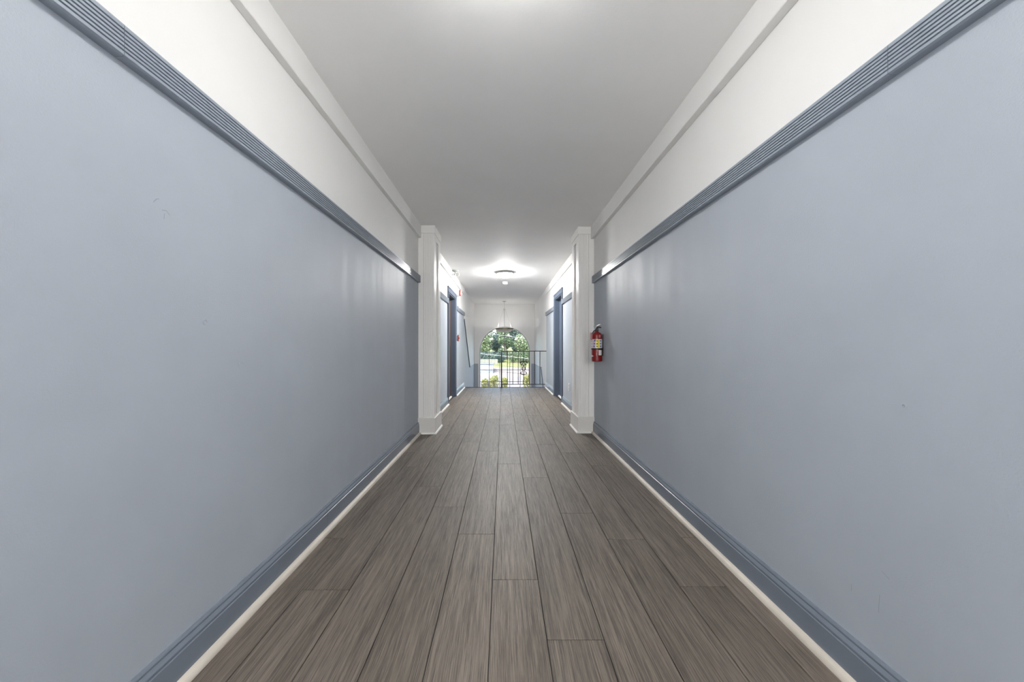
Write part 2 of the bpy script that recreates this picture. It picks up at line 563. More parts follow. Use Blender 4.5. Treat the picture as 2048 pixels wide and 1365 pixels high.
win = struct('window_1', 'tall arched window with white rim and thin glazing bars above the stairs', 'window')
def arch_strip(r0, r1, zb, ya, yb, n=48):
    """rim following jambs and arch, between two radii"""
    mb = MB()
    def pts(r):
        return [(WX - r, zb)] + [(WX - r * math.cos(math.pi * i / n), WSP + r * math.sin(math.pi * i / n)) for i in range(n + 1)] + [(WX + r, zb)]
    a, b = pts(r0), pts(r1)
    m = len(a)
    V = [(x, y, z) for y in (ya, yb) for (x, z) in a + b]
    Fs = []
    for i in range(m - 1):
        Fs += [(i, i + 1, m + i + 1, m + i), (2*m + i, 3*m + i, 3*m + i + 1, 2*m + i + 1),
               (i, 2*m + i, 2*m + i + 1, i + 1), (m + i, m + i + 1, 3*m + i + 1, 3*m + i)]
    for i in (0, m - 1):
        Fs.append((i, m + i, 3*m + i, 2*m + i))
    mb.add(V, Fs)
    return mb
arch_strip(0.845, 0.89, WBOT, Y_END - 0.022, Y_END + 0.002).build('window_casing', 'white_trim', win)
arch_strip(0.822, 0.862, WBOT, Y_END + 0.05, Y_END + 0.11).build('window_frame', 'frame_shade', win)
MB().cbox(WX - 0.95, WX + 0.95, Y_END - 0.05, Y_END + 0.12, WBOT - 0.03, WBOT + 0.012, 0.005).build('window_sill', 'white_trim', win)
yg0, yg1 = Y_END + 0.062, Y_END + 0.092
cols = [-0.83, -0.52, -0.1735, 0.1735, 0.52, 0.83]
rws = [WSP, 0.205, -0.19, WBOT + 0.01]
BW = 0.0085
for c in cols[1:-1]:
    MB().box(WX + c - BW, WX + c + BW, yg0, yg1, WBOT, WSP).build('glazing_bar', 'bar', win)
for r in rws[:-1]:
    MB().box(WX - 0.825, WX + 0.825, yg0 + 0.002, yg1 - 0.002, r - BW, r + BW).build('glazing_bar', 'bar', win)
mb = MB()
n = 32
RI = 0.52
V = []
for i in range(n + 1):
    a = math.pi * i / n
    for r in (RI - BW, RI + BW):
        for y in (yg0, yg1):
            V.append((WX + r * math.cos(a), y, WSP + r * math.sin(a)))
Fs = []
for i in range(n):
    b = 4 * i
    Fs += [(b, b+4, b+6, b+2), (b+1, b+3, b+7, b+5), (b, b+1, b+5, b+4), (b+2, b+6, b+7, b+3)]
mb.add(V, Fs)
mb.build('glazing_bar', 'bar', win)
MB().box(WX - BW, WX + BW, yg0, yg1, WSP, WSP + 0.83).build('glazing_bar', 'bar', win)
for ang in (45, 135):
    ca, sa = math.cos(math.radians(ang)), math.sin(math.radians(ang))
    px, pz = -sa * BW, ca * BW
    q = [(WX + RI * ca + px, WSP + RI * sa + pz), (WX + 0.83 * ca + px, WSP + 0.83 * sa + pz),
         (WX + 0.83 * ca - px, WSP + 0.83 * sa - pz), (WX + RI * ca - px, WSP + RI * sa - pz)]
    MB().prism(q, yg0, yg1, 'Y').build('glazing_bar', 'bar', win)
gy0, gy1 = Y_END + 0.075, Y_END + 0.079
def pane(poly): MB().prism(poly, gy0, gy1, 'Y').build('pane', 'glass', win)
for i in range(5):
    for j in range(3):
        pane([(WX + cols[i], rws[j+1]), (WX + cols[i+1], rws[j+1]), (WX + cols[i+1], rws[j]), (WX + cols[i], rws[j])])
def arc_pts(r, a0, a1, k=14):
    return [(WX + r * math.cos(math.radians(a0 + (a1 - a0) * i / k)), WSP + r * math.sin(math.radians(a0 + (a1 - a0) * i / k))) for i in range(k + 1)]
for a0, a1 in ((0, 90), (90, 180)):
    pane([(WX, WSP)] + arc_pts(RI, a0, a1))
for a0 in (0, 45, 90, 135):
    pane(arc_pts(RI, a0, a0 + 45) + arc_pts(0.83, a0 + 45, a0))

# ---------------------------------------------------------------- fluted dado rail, baseboards, crown boards
def rail_profile(x, sg):
    """fluted rail; sg points into the hallway"""
    p = 0.027
    z = RAIL0
    pts = [(0, z), (p - 0.006, z), (p, z + 0.004), (p, z + 0.012)]
    k = 6
    z += 0.012
    pitch = (RAIL1 - z - 0.007) / k
    for i in range(k):
        g = z + i * pitch
        pts += [(p, g), (p - 0.007, g + 0.0012), (p - 0.007, g + 0.0034), (p, g + 0.0046), (p, g + pitch - 0.0001)]
    pts += [(p, RAIL1 - 0.004), (p - 0.003, RAIL1), (0, RAIL1)]
    return [(x + sg * a, b) for a, b in pts]

def rail(name, label, x, sg, cuts):
    st = struct(name, label, 'dado rail')
    for a, b in cuts:
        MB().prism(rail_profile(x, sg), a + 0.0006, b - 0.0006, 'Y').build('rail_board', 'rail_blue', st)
    return st
CAS = 0.09
r1 = rail('trim_2', 'fluted blue rail with joint, along wall without extinguisher', XL, 1, [(Y_BACK, 0.885), (0.885, Y_PL + 0.01)])
for a, b in ((Y_PL + PIL_D, DL0 - CAS), (DL1 + CAS, Y_EDGE)):
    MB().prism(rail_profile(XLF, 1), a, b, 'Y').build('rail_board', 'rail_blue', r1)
r2 = rail('trim_3', 'fluted blue rail along wall above the fire extinguisher', XR, -1, [(Y_BACK, 0.945), (0.945, Y_PR + 0.01)])
for a, b in ((Y_PR + PIL_D, DR0 - CAS), (DR1 + CAS, Y_EDGE)):
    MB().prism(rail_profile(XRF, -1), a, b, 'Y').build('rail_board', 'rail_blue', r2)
# sloping cap strips along the stair dado
def strip(name, label, x, sg, line, mat):
    mb = MB()
    h, p = 0.035, 0.02
    poly = [(y, z + h / 2) for y, z in line] + [(y, z - h / 2) for y, z in reversed(line)]
    mb.prism(poly, x, x + sg * p, 'X')
    return tag(mb.build(name, mat), label, 'trim strip', kind='structure')
strip('trim_4', 'dark sloping strip descending with the stairs beside the pull station wall', XLF, 1, line_l[:2], 'door_blue')
strip('trim_5', 'short dark sloping strip behind the iron railing', XRF, -1, line_r[:2], 'door_blue')

def base_profile(x, sg):
    H = BASE_H
    pts = [(0, 0), (0.017, 0), (0.017, H - 0.038), (0.0145, H - 0.036), (0.0145, H - 0.033), (0.016, H - 0.029), (0.016, H - 0.025),
           (0.011, H - 0.016), (0.009, H - 0.013), (0.0105, H - 0.011), (0.0105, H - 0.006), (0.007, H), (0, H)]
    return [(x + sg * a, b) for a, b in pts]
def quarter_profile(x, sg, r=0.021):
    pts = [(0, 0), (r, 0)] + [(r * math.cos(t * math.pi / 12), r * 1.1 * math.sin(t * math.pi / 12)) for t in range(1, 6)] + [(0, r * 1.1)]
    return [(x + sg * a, b) for a, b in pts]
def baseboard(name, label, segs, sg):
    st = struct(name, label, 'baseboard')
    for x, a, b in segs:
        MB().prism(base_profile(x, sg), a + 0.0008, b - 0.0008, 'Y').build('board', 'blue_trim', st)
        q = MB().prism(quarter_profile(x + sg * 0.017, sg), a, b, 'Y').build('quarter_round', 'quarter', st)
        q['label'] = 'cream quarter-round strip'
    return st
baseboard('baseboard_left', 'blue moulded baseboard with cracked joint and cream quarter-round',
          [(XL, Y_BACK, 1.93), (XL, 1.93, Y_PL), (XLF, Y_PL + PIL_D, DL0 - CAS), (XLF, DL1 + CAS, Y_EDGE - 0.04)], 1)
baseboard('baseboard_right', 'blue moulded baseboard with cream quarter-round below the fire extinguisher',
          [(XR, Y_BACK, Y_PR), (XRF, Y_PR + PIL_D, DR0 - CAS), (XRF, DR1 + CAS, Y_EDGE - 0.04)], -1)

def crown(name, label, sg, segs):
    st = struct(name, label, 'crown board')
    for x, p, a, b, dz in segs:
        z = 2.268 + dz
        prof = [(0, z), (p - 0.003, z), (p, z + 0.004), (p, CEIL), (0, CEIL)]
        MB().prism([(x + sg * u, v) for u, v in prof], a, b - 0.0008, 'Y').build('crown_board', 'white_wall', st)
    return st
crown('trim_6', 'flat white board under ceiling, wall without extinguisher', 1,
      [(XL, 0.037, Y_BACK, 1.69, 0.0), (XL, 0.035, 1.69, Y_PL, 0.003), (XLF, 0.02, Y_PL + PIL_D, Y_EDGE, 0.0)])
crown('trim_7', 'flat white board under ceiling, wall with fire extinguisher', -1,
      [(XR, 0.042, Y_BACK, 1.74, 0.0), (XR, 0.040, 1.74, Y_PR, 0.003), (XRF, 0.02, Y_PR + PIL_D, Y_EDGE, 0.0)])

# ---------------------------------------------------------------- pilasters of the cased opening
def pilaster(name, label, xw, xi, sg, yf):
    """xw wall plane, xi inner face, sg direction into the hallway"""
    st = struct(name, label, 'pilaster')
    yb = yf + PIL_D
    wx = xw - sg * 0.02
    PH, HB = 0.185, 2.325
    c = xi - sg * 0.022                       # core set back behind the side boards
    MB().box(wx, c, yf + 0.016, yb - 0.016, 0, CEIL).build('core', 'white_trim', st)
    # front: flat casing board by the wall and a reeded board on the corner
    xm = xw + sg * 0.062
    MB().cbox(wx, xm, yf + 0.004, yf + 0.018, PH, HB, 0.0015).build('casing_board', 'white_trim', st)
    a, b = xm + sg * 0.003, xi
    k = 6
    poly = [(a, yf + 0.02), (a, yf)]
    w = (b - a)
    for i in range(1, k):
        u = a + w * i / k
        poly += [(u - sg * 0.0022, yf), (u, yf + 0.0035), (u + sg * 0.0022, yf)]
    poly += [(b - sg * 0.002, yf), (b, yf + 0.002), (b, yf + 0.02)]
    MB().prism(poly, PH, HB, 'Z').build('reeded_board', 'white_trim', st)
    # side: two boards with a recess between them
    MB().cbox(c, xi, yf + 0.018, yf + 0.135, PH, HB - 0.0, 0.002).build('side_board', 'white_trim', st)
    MB().cbox(c, xi, yb - 0.13, yb, PH, HB, 0.002).build('side_board', 'white_trim', st)
    MB().cbox(c, xi, yf + 0.135, yb - 0.13, HB - 0.06, HB, 0.002).build('side_board', 'white_trim', st)
    # plinth and head block
    e = 0.014
    MB().cbox(wx, xi + sg * e, yf - e, yb + e, 0.0, PH, 0.003).build('plinth', 'plinth', st)
    MB().cbox(wx, xi + sg * e * 0.6, yf - e * 0.6, yb + e * 0.6, HB, CEIL, 0.002).build('head_block', 'white_trim', st)
    q = 0.016
    x2 = xi + sg * e
    MB().prism([(yf - e - q, 0), (yf - e, 0), (yf - e, q), (yf - e - q * 0.6, q * 0.75)], xw + sg * 0.04, x2 + sg * q, 'X').build('quarter_round', 'white_trim', st)
    MB().prism([(x2 + sg * q, 0), (x2, 0), (x2, q), (x2 + sg * q * 0.6, q * 0.75)], yf - e - q, yb + e, 'Y').build('quarter_round', 'white_trim', st)
    return st
pilaster('trim_8', 'white reeded pilaster opposite the fire extinguisher', XL, -0.800, 1, Y_PL)
pilaster('trim_9', 'white reeded pilaster just behind the fire extinguisher', XR, 0.882, -1, Y_PR)

# ---------------------------------------------------------------- doors
def door(name, label, x, sg, d0, d1, slab_mat, hw_mat, zs, knob_both):
    st = struct(name, label, 'door')
    rec = 0.085
    p = 0.022
    def side(a, b):
        # casing: flat with a raised outer band
        return MB().prism([(x, a), (x + sg * p * 0.75, a), (x + sg * p * 0.75, a + (b - a) * 0.7), (x + sg * p, a + (b - a) * 0.74), (x + sg * p, b), (x, b)], 0, DTOP, 'Z')
    side(d0, d0 - CAS).build('door_casing', 'door_blue', st)
    side(d1, d1 + CAS).build('door_casing', 'door_blue', st)
    zt = DTOP
    MB().prism([(x, zt), (x + sg * p * 0.75, zt), (x + sg * p * 0.75, zt + 0.064), (x + sg * p, zt + 0.067), (x + sg * p, zt + CAS), (x, zt + CAS)], d0 - CAS, d1 + CAS, 'Y').build('door_casing', 'door_blue', st)
    # jamb lining
    t = 0.018
    xo = x - sg * T
    MB().box(x + sg * 0.002, xo, d0, d0 + t, 0, DTOP).build('jamb', 'door_blue', st)
    MB().box(x + sg * 0.002, xo, d1 - t, d1, 0, DTOP).build('jamb', 'door_blue', st)
    MB().box(x + sg * 0.002, xo, d0 + t, d1 - t, DTOP - t, DTOP).build('jamb', 'door_blue', st)
    # stop and slab
    xs = x - sg * rec
    sl = MB().cbox(xs, xs - sg * 0.045, d0 + t, d1 - t, 0.012, DTOP - t, 0.002).build('door_slab', slab_mat, st)
    for (pa, pb, za, zb) in ((d0 + 0.13, d1 - 0.13, 0.25, 0.85), (d0 + 0.13, d1 - 0.13, 1.02, 1.80)):
        MB().cbox(xs + sg * 0.006, xs - sg * 0.002, pa, pb, za, zb, 0.004).build('raised_panel', slab_mat, sl)
    MB().box(xs - sg * 0.05, xo, d0 + t, d1 - t, 0, DTOP - t).build('door_backing', 'dark', st)
    th = MB().prism([(xs + sg * 0.001, 0), (xs + sg * 0.03, 0), (xs + sg * 0.022, 0.018), (xs + sg * 0.001, 0.02)], d0 + t, d1 - t, 'Y').build('threshold', 'white_trim', st)
    th['label'] = 'white threshold strip'
    yk = d0 + t + 0.075
    zk, zd = zs
    kb = MB().lathe([(0, 0), (0.030, 0), (0.030, 0.006), (0.012, 0.010), (0.011, 0.030), (0.024, 0.036), (0.028, 0.048), (0.024, 0.060), (0.010, 0.066), (0, 0.066)], (0, 0, 0), 20, 0, 'X')
    kb.v = [(xs + sg * a, yk + b, zk + c) for a, b, c in kb.v]
    k = kb.build('knob', hw_mat, st)
    db = MB().lathe([(0, 0), (0.030, 0), (0.028, 0.012), (0.018, 0.014), (0.016, 0.022), (0, 0.022)], (0, 0, 0), 20, 0, 'X')
    db.box(0.02, 0.034, -0.004, 0.004, -0.016, 0.016)
    db.v = [(xs + sg * a, yk + b, zd + c) for a, b, c in db.v]
    db.build('deadbolt', hw_mat, st)
    return st
door('door_1', 'dark brown door in slate blue frame near the pull station', XLF, 1, DL0, DL1, 'brown_door', 'brass_dark', (0.93, 1.22), False)
door('door_2', 'slate blue door with metal knob and deadbolt, past the wall outlet', XRF, -1, DR0, DR1, 'door_blue', 'nickel', (1.175, 1.325), True)

# ---------------------------------------------------------------- stairs
stairs = struct('staircase', 'stair flights going down past the arched window', 'stairs')
XM = 0.045
rise, run = -LAND / 7, (9.97 - Y_EDGE) / 7
for i in range(6):
    zt = -(i + 1) * rise
    ya = Y_EDGE + i * run
    s = MB().cbox(XLF, XM - 0.05, ya - 0.0, ya + run + 0.02, zt - 0.04, zt, 0.004).build('tread', 'step', stairs)
    MB().box(XLF, XM - 0.05, ya + run - 0.005, ya + run + 0.01, zt - rise, zt - 0.04).build('riser', 'white_trim', stairs)
MB().box(XLF, XRF, 9.97, Y_END, LAND - 0.15, LAND).build('landing', 'step', stairs)
for i in range(7):
    zt = LAND - (i + 1) * rise
    ya = 9.97 - (i + 1) * run
    MB().cbox(XM + 0.05, XRF, ya - 0.02, ya + run, zt - 0.04, zt, 0.004).build('tread', 'step', stairs)
    MB().box(XM + 0.05, XRF, ya + run - 0.01, ya + run + 0.005, zt, zt + rise - 0.04).build('riser', 'white_trim', stairs)
MB().box(XL - T, XR + T, 7.6 - T, Y_END + 0.18, PIT - 0.2, PIT).build('well_floor', 'step', stairs)

# ---------------------------------------------------------------- wrought iron guard railing
YR = Y_EDGE - 0.02
rl = empty('iron_railing', 'black wrought iron guard railing with scroll ornament at the stair head', 'railing', (0, YR, 0))
def rp(mb, name, mat='iron'):
    mb.v = [(x, y - YR, z) for x, y, z in mb.v]
    return mb.build(name, mat, rl)
XP = -0.043
rp(MB().cbox(XP - 0.017, XP + 0.017, YR - 0.017, YR + 0.017, 0.0, 0.897, 0.002), 'post')
rp(MB().cbox(XP - 0.03, XP + 0.03, YR - 0.03, YR + 0.02, 0.0, 0.016, 0.002), 'post_foot')
rp(MB().cbox(XP - 0.016, XRF, YR - 0.016, YR + 0.016, 0.878, 0.897, 0.003), 'top_rail')
rp(MB().cbox(XP + 0.014, XRF - 0.03, YR - 0.008, YR + 0.008, 0.072, 0.088, 0.002), 'bottom_rail')
bal = [(px - VPX) * YR / F_PX for px in (1014.9, 1025.7, 1036.5, 1047.3, 1058.1, 1068.9, 1079.9)]
for bx in bal:
    rp(MB().box(bx - 0.008, bx + 0.008, YR - 0.008, YR + 0.008, 0.086, 0.884), 'baluster')
# scroll casting
sx, s0, s1 = bal[3], 0.275, 0.672
sc = MB()
def spiral(cx, cz, r0, r1, a0, a1, w0, w1, k=22):
    pts, rr = [], []
    for i in range(k + 1):
        t = i / k
        a = math.radians(a0 + (a1 - a0) * t)
        r = r0 + (r1 - r0) * t
        pts.append((cx + r * math.cos(a), YR, cz + r * math.sin(a)))
        rr.append(1.25 * (w0 + (w1 - w0) * t))
    sc.tube(pts, rr, 6)
for s in (-1, 1):
    def m(a): return a if s > 0 else 180 - a
    # top drooping leaves and curls
    spiral(sx + s * 0.040, 0.602, 0.042, 0.040, m(165), m(-25), 0.011, 0.013)
    spiral(sx + s * 0.046, 0.588, 0.030, 0.008, m(-30), m(-330), 0.010, 0.005)
    spiral(sx + s * 0.018, 0.560, 0.030, 0.012, m(80), m(-150), 0.008, 0.006)
    # middle s scroll
    spiral(sx + s * 0.028, 0.525, 0.034, 0.012, m(100), m(-200), 0.009, 0.005)
    spiral(sx + s * 0.010, 0.470, 0.040, 0.030, m(60), m(-60), 0.007, 0.007)
    # leaf lobes
    sc.tube([(sx + s * 0.020, YR, 0.490), (sx + s * 0.036, YR, 0.470), (sx + s * 0.038, YR, 0.445), (sx + s * 0.026, YR, 0.420), (sx + s * 0.016, YR, 0.405)], [0.006, 0.013, 0.016, 0.011, 0.005], 7)
    sc.tube([(sx + s * 0.016, YR, 0.405), (sx + s * 0.034, YR, 0.380), (sx + s * 0.050, YR, 0.372)], [0.005, 0.008, 0.005], 6)
    spiral(sx + s * 0.044, 0.350, 0.034, 0.026, m(150), m(-40), 0.006, 0.010)
    sc.tube([(sx, YR, 0.318), (sx + s * 0.03, YR, 0.320), (sx + s * 0.062, YR, 0.332), (sx + s * 0.070, YR, 0.352)], [0.012, 0.010, 0.012, 0.005], 7)
sc.tube([(sx, YR, 0.640), (sx, YR, 0.662), (sx, YR, 0.680)], [0.012, 0.015, 0.004], 8)
sc.tube([(sx, YR, 0.338), (sx, YR, 0.305), (sx, YR, 0.272)], [0.010, 0.013, 0.004], 8)
rp(sc, 'scroll_ornament')

# ---------------------------------------------------------------- ceiling lights
def ceiling_light(label, loc, glass):
    e = empty('ceiling_light', label, 'ceiling light', loc, 'dome ceiling lights')
    ring = MB().lathe([(0.0, 0), (0.165, 0), (0.169, -0.010), (0.167, -0.034), (0.162, -0.038), (0.150, -0.036), (0.149, -0.012), (0.0, -0.012)], n=40)
    ring.build('base_ring', 'ring_grey', e)
    R = 0.147
    prof = [(R, -0.022)] + [(R * math.cos(t * math.pi / 20), -0.022 - 0.088 * math.sin(t * math.pi / 20)) for t in range(1, 10)] + [(0, -0.110)]
    MB().lathe(prof, n=40).build('glass_dome', glass, e)
    MB().lathe([(0.012, -0.106), (0.012, -0.112), (0.006, -0.120), (0.0, -0.122)], n=14).build('finial', 'nickel', e)
    return e
ceiling_light('lit dome ceiling light before the stairs, in front of smoke detector', (0.036, 6.64, CEIL), 'lamp_far')
ceiling_light('lit dome ceiling light just above the viewer, out of frame', (0.01, 1.12, CEIL), 'lamp_near')
ceiling_light('added dome fill light behind the viewer', (0.01, -4.4, CEIL), 'lamp_back')  # unseen dome added to raise the hallway brightness

def added_fill_globe(label, x, sg, y):  # unseen globe light added to fill the ceiling and walls
    e = empty('added_fill_globe', label, 'added fill light', (x, y, 1.38), 'added fill globes behind the viewer')
    MB().lathe([(0, 0), (0.055, 0), (0.055, sg * 0.012), (0.03, sg * 0.022), (0, sg * 0.022)], (0, 0, 0), 24, 0, 'X').build('back_plate', 'nickel', e)
    MB().tube([(sg * 0.02, 0, 0), (sg * 0.08, 0, -0.01), (sg * 0.11, 0, 0.02), (sg * 0.11, 0, 0.05)], 0.009, 8).build('arm', 'nickel', e)
    MB().lathe([(0, 0.045), (0.032, 0.05), (0.036, 0.062), (0, 0.064)], (sg * 0.11, 0, 0), 20).build('cup', 'nickel', e)
    R = 0.075
    MB().lathe([(R * math.sin(t * math.pi / 16), 0.13 - R * math.cos(t * math.pi / 16)) for t in range(1, 16)] + [(0, 0.13 + R)], (sg * 0.11, 0, 0), 28).build('glass_globe', 'fill_globe_glass', e)
for y, w in ((-1.5, 'nearer pair'), (-3.2, 'farther pair')):
    added_fill_globe('added fill light globe behind viewer, extinguisher wall, ' + w, XR, -1, y)
    added_fill_globe('added fill light globe behind viewer, other wall, ' + w, XL, 1, y)

sd = empty('smoke_detector', 'small round white smoke detector on ceiling beyond the dome light', 'smoke detector', (0.042, 7.66, CEIL))
MB().lathe([(0, 0), (0.068, 0), (0.068, -0.014), (0.064, -0.018), (0, -0.018)], n=28).build('base_plate', 'grey_plastic', sd)
MB().lathe([(0.056, -0.018), (0.060, -0.024), (0.058, -0.044), (0.046, -0.054), (0, -0.056)], n=28).build('sensor_cover', 'white_plastic', sd)

# pendant
YPD, XPD = 10.95, 0.036
pd = empty('pendant_lamp', 'shallow bowl pendant lamp on a long rod before arched window', 'pendant lamp', (XPD, YPD, CEIL))
def z_at(y, d): return EYE - (y - VPY) * d / F_PX - CEIL
zr = z_at(658.5, YPD)
MB().lathe([(0, 0), (0.060, 0), (0.060, -0.008), (0.030, -0.022), (0.010, -0.028), (0, -0.028)], n=24).build('canopy', 'nickel', pd)
MB().lathe([(0.006, -0.02), (0.006, zr - 0.02)], n=10).build('rod', 'nickel', pd)
zh = z_at(619, YPD)
MB().lathe([(0.006, zh + 0.05), (0.016, zh + 0.045), (0.010, zh + 0.03), (0.012, zh + 0.012), (0.036, zh + 0.006), (0.036, zh - 0.004), (0.010, zh - 0.012)], n=20).build('hub', 'nickel', pd)
for k in range(3):
    a = math.radians(30 + 120 * k)
    MB().tube([(0.03 * math.cos(a), 0.03 * math.sin(a), zh), (0.265 * math.cos(a), 0.265 * math.sin(a), zr + 0.012)], 0.0022, 6).build('support_wire', 'nickel', pd)
MB().lathe([(0.262, zr + 0.016), (0.282, zr + 0.016), (0.284, zr - 0.006), (0.274, zr - 0.014), (0.262, zr - 0.010), (0.262, zr + 0.016)], n=44).build('rim', 'bronze', pd)
prof = [(0.272 * math.cos(t * math.pi / 20), zr - 0.105 * math.sin(t * math.pi / 20)) for t in range(0, 10)] + [(0, zr - 0.105)]
prof += [(r * 0.975, h + 0.007) for r, h in reversed(prof)]
MB().lathe(prof, n=44).build('glass_bowl', 'alabaster', pd)
MB().lathe([(0.012, zr - 0.08), (0.016, zr - 0.075), (0.016, zr - 0.045), (0, zr - 0.045)], n=14).build('lamp_holder', 'bronze', pd)
MB().lathe([(0.036 * math.sin(t * math.pi / 10), zr - 0.012 - 0.036 * math.cos(t * math.pi / 10)) for t in range(1, 10)] + [(0, zr + 0.024)], (0, 0.05, 0), 20).build('added_bulb', 'added_bulb', pd)  # added light source for the stairwell; the pendant is otherwise unlit
MB().lathe([(0.014, zr - 0.100), (0.014, zr - 0.110), (0.006, zr - 0.122), (0, zr - 0.126)], n=14).build('finial', 'bronze', pd)

# ---------------------------------------------------------------- small wall and ceiling devices
sp = empty('ceiling_spotlight', 'small white spotlight head on round plate at ceiling edge', 'spotlight', (-0.885, 6.49, CEIL))
MB().lathe([(0, 0), (0.062, 0), (0.062, -0.012), (0.05, -0.020), (0, -0.020)], n=28).build('mounting_plate', 'grey_plastic', sp)
MB().tube([(0, 0, -0.018), (0.0, 0, -0.045), (0.02, 0, -0.06)], 0.011, 10).build('stem', 'grey_plastic', sp)
hd = MB().lathe([(0, -0.036), (0.020, -0.034), (0.034, -0.016), (0.036, 0.012), (0.034, 0.040), (0.028, 0.042), (0.0, 0.036)], (0, 0, 0), 24, 0, 'Y')
hd.v = [(x + 0.042, -y - 0.01, z - 0.078) for x, y, z in hd.v]
hd.build('lamp_head', 'white_plastic', sp)
hd = MB().lathe([(0, -0.03), (0.016, -0.028), (0.022, 0.0), (0.018, 0.03), (0, 0.03)], (0, 0, 0), 18, 0, 'Y')
hd.v = [(x - 0.025, y + 0.05, z - 0.062) for x, y, z in hd.v]
hd.build('lamp_head', 'white_plastic', sp)

YH = 7.17
hs = empty('horn_strobe', 'red horn strobe with clear lens on grey back box above pull station', 'fire alarm', (XLF, YH, 2.10))
MB().cbox(0, 0.045, -0.055, 0.055, -0.062, 0.058, 0.004).build('back_box', 'grey_plastic', hs)
MB().cbox(0.045, 0.058, -0.055, 0.055, -0.056, 0.056, 0.003).build('mounting_plate', 'white_plastic', hs)
MB().cbox(0.058, 0.086, -0.05, 0.05, -0.054, 0.054, 0.006).build('housing', 'red_plastic', hs)
MB().cbox(0.086, 0.112, -0.032, 0.032, -0.045, 0.045, 0.008).build('strobe_lens', 'grey_plastic', hs)
rw = MB().cbox(XLF, XLF + 0.02, YH - 0.012, YH + 0.012, 1.245, 2.035, 0.002)
cd = empty('raceway', 'thin grey surface raceway running down from horn strobe', 'raceway', (XLF, YH, 0.0))
def rwy(z0, z1, px): MB().cbox(px, px + 0.016, -0.010, 0.010, z0, z1, 0.002).build('raceway_channel', 'raceway', cd)
rwy(RAIL1, 2.038, 0); rwy(RAIL0, RAIL1, 0.0275); rwy(1.245, RAIL0, 0)
ps = empty('pull_station', 'small maroon fire alarm pull station beside the brown door', 'pull station', (XLF, YH, 1.175))
MB().cbox(0, 0.030, -0.042, 0.042, -0.056, 0.056, 0.004).build('back_box', 'raceway', ps)
MB().cbox(0.030, 0.050, -0.045, 0.045, -0.064, 0.064, 0.005).build('housing', 'maroon', ps)
MB().prism([(0.050, -0.02), (0.062, -0.012), (0.062, 0.012), (0.050, 0.020)], -0.034, 0.034, 'Y').build('pull_handle', 'maroon', ps)

ol = empty('wall_outlet', 'white wall outlet low on wall between pilaster and blue door', 'outlet', (XRF, 5.58, 0.36))
MB().cbox(-0.007, 0, -0.037, 0.037, -0.062, 0.062, 0.002).build('cover_plate', 'white_plastic', ol)
for dz in (-0.028, 0.028):
    s = MB().cbox(-0.010, -0.006, -0.017, 0.017, dz - 0.014, dz + 0.014, 0.001).build('socket', 'white_plastic', ol)
    MB().box(-0.0106, -0.0098, -0.008, -0.005, dz - 0.006, dz + 0.006).box(-0.0106, -0.0098, 0.005, 0.008, dz - 0.006, dz + 0.006).build('socket_slot', 'ink', s)

# ---------------------------------------------------------------- fire extinguisher
EX, EY, EZ = 1.000, 3.74, 0.852
ER = 0.055
fe = empty('fire_extinguisher', 'red fire extinguisher with pictogram label hanging on the blue wall', 'fire extinguisher', (EX, EY, EZ))
ang0 = math.atan2(-EY, -EX)
def dirv(deg):
    """direction on the cylinder; 0 faces the hallway, positive to the wall side"""
    a = ang0 + math.radians(deg)
    return Vector((math.cos(a), math.sin(a), 0))
H = 0.315
MB().lathe([(0, 0), (ER - 0.006, 0), (ER, 0.006), (ER, H - 0.045), (ER - 0.004, H - 0.028), (ER - 0.014, H - 0.012), (ER - 0.030, H - 0.002), (0.016, H), (0.015, H + 0.012), (0, H + 0.012)], n=40).build('cylinder', 'ext_red', fe)
def patch(name, mat, d0, d1, z0, z1, off=0.0008, parent=None, k=12):
    mb = MB()
    V, Fs = [], []
    for i in range(k + 1):
        d = dirv(d0 + (d1 - d0) * i / k)
        for r in (ER - 0.0005, ER + off):
            for z in (z0, z1):
                V.append((d.x * r, d.y * r, z))
    for i in range(k):
        b = 4 * i
        Fs += [(b, b+4, b+5, b+1), (b+2, b+3, b+7, b+6), (b, b+2, b+6, b+4), (b+1, b+5, b+7, b+3)]
    Fs += [(0, 1, 3, 2), (4*k, 4*k+2, 4*k+3, 4*k+1)]
    mb.add(V, Fs)
    return mb.build(name, mat, parent or fe)
lb = patch('instruction_label', 'label_white', -88, 95, 0.143, 0.238, 0.0007, None, 24)
patch('label_panel', 'label_yellow', -8, 27, 0.146, 0.235, 0.0011, lb)
patch('label_panel', 'label_pink', -52, -12, 0.146, 0.222, 0.0011, lb)
patch('label_panel', 'label_violet', -34, -8, 0.226, 0.235, 0.0013, lb)
for i in range(3):
    z = 0.154 + 0.029 * i
    patch('pictogram', 'ink', -4, 10, z, z + 0.012, 0.0015, lb, 3)
    patch('pictogram', 'label_violet', -40 + 4 * i, -20 + 4 * i, z, z + 0.014, 0.0015, lb, 4)
    patch('pictogram', 'label_violet', 33, 52, z, z + 0.016, 0.0012, lb, 4)
    patch('pictogram', 'ink', -74, -62, z + 0.002, z + 0.009, 0.0012, lb, 3)
# strap and bracket
st_ = MB().lathe([(ER + 0.0002, 0.126), (ER + 0.003, 0.126), (ER + 0.003, 0.141), (ER + 0.0002, 0.141)], n=40).build('strap', 'ext_black', fe)
dw = XR - EX
br = MB().box(dw - 0.005, dw, -0.012, 0.012, 0.06, 0.29)
br.box(0.045, dw, -0.012, 0.012, 0.122, 0.145)
br.build('wall_bracket', 'ext_black', fe)
patch('inspection_sticker', 'label_white', 20, 62, 0.068, 0.122, 0.0009)
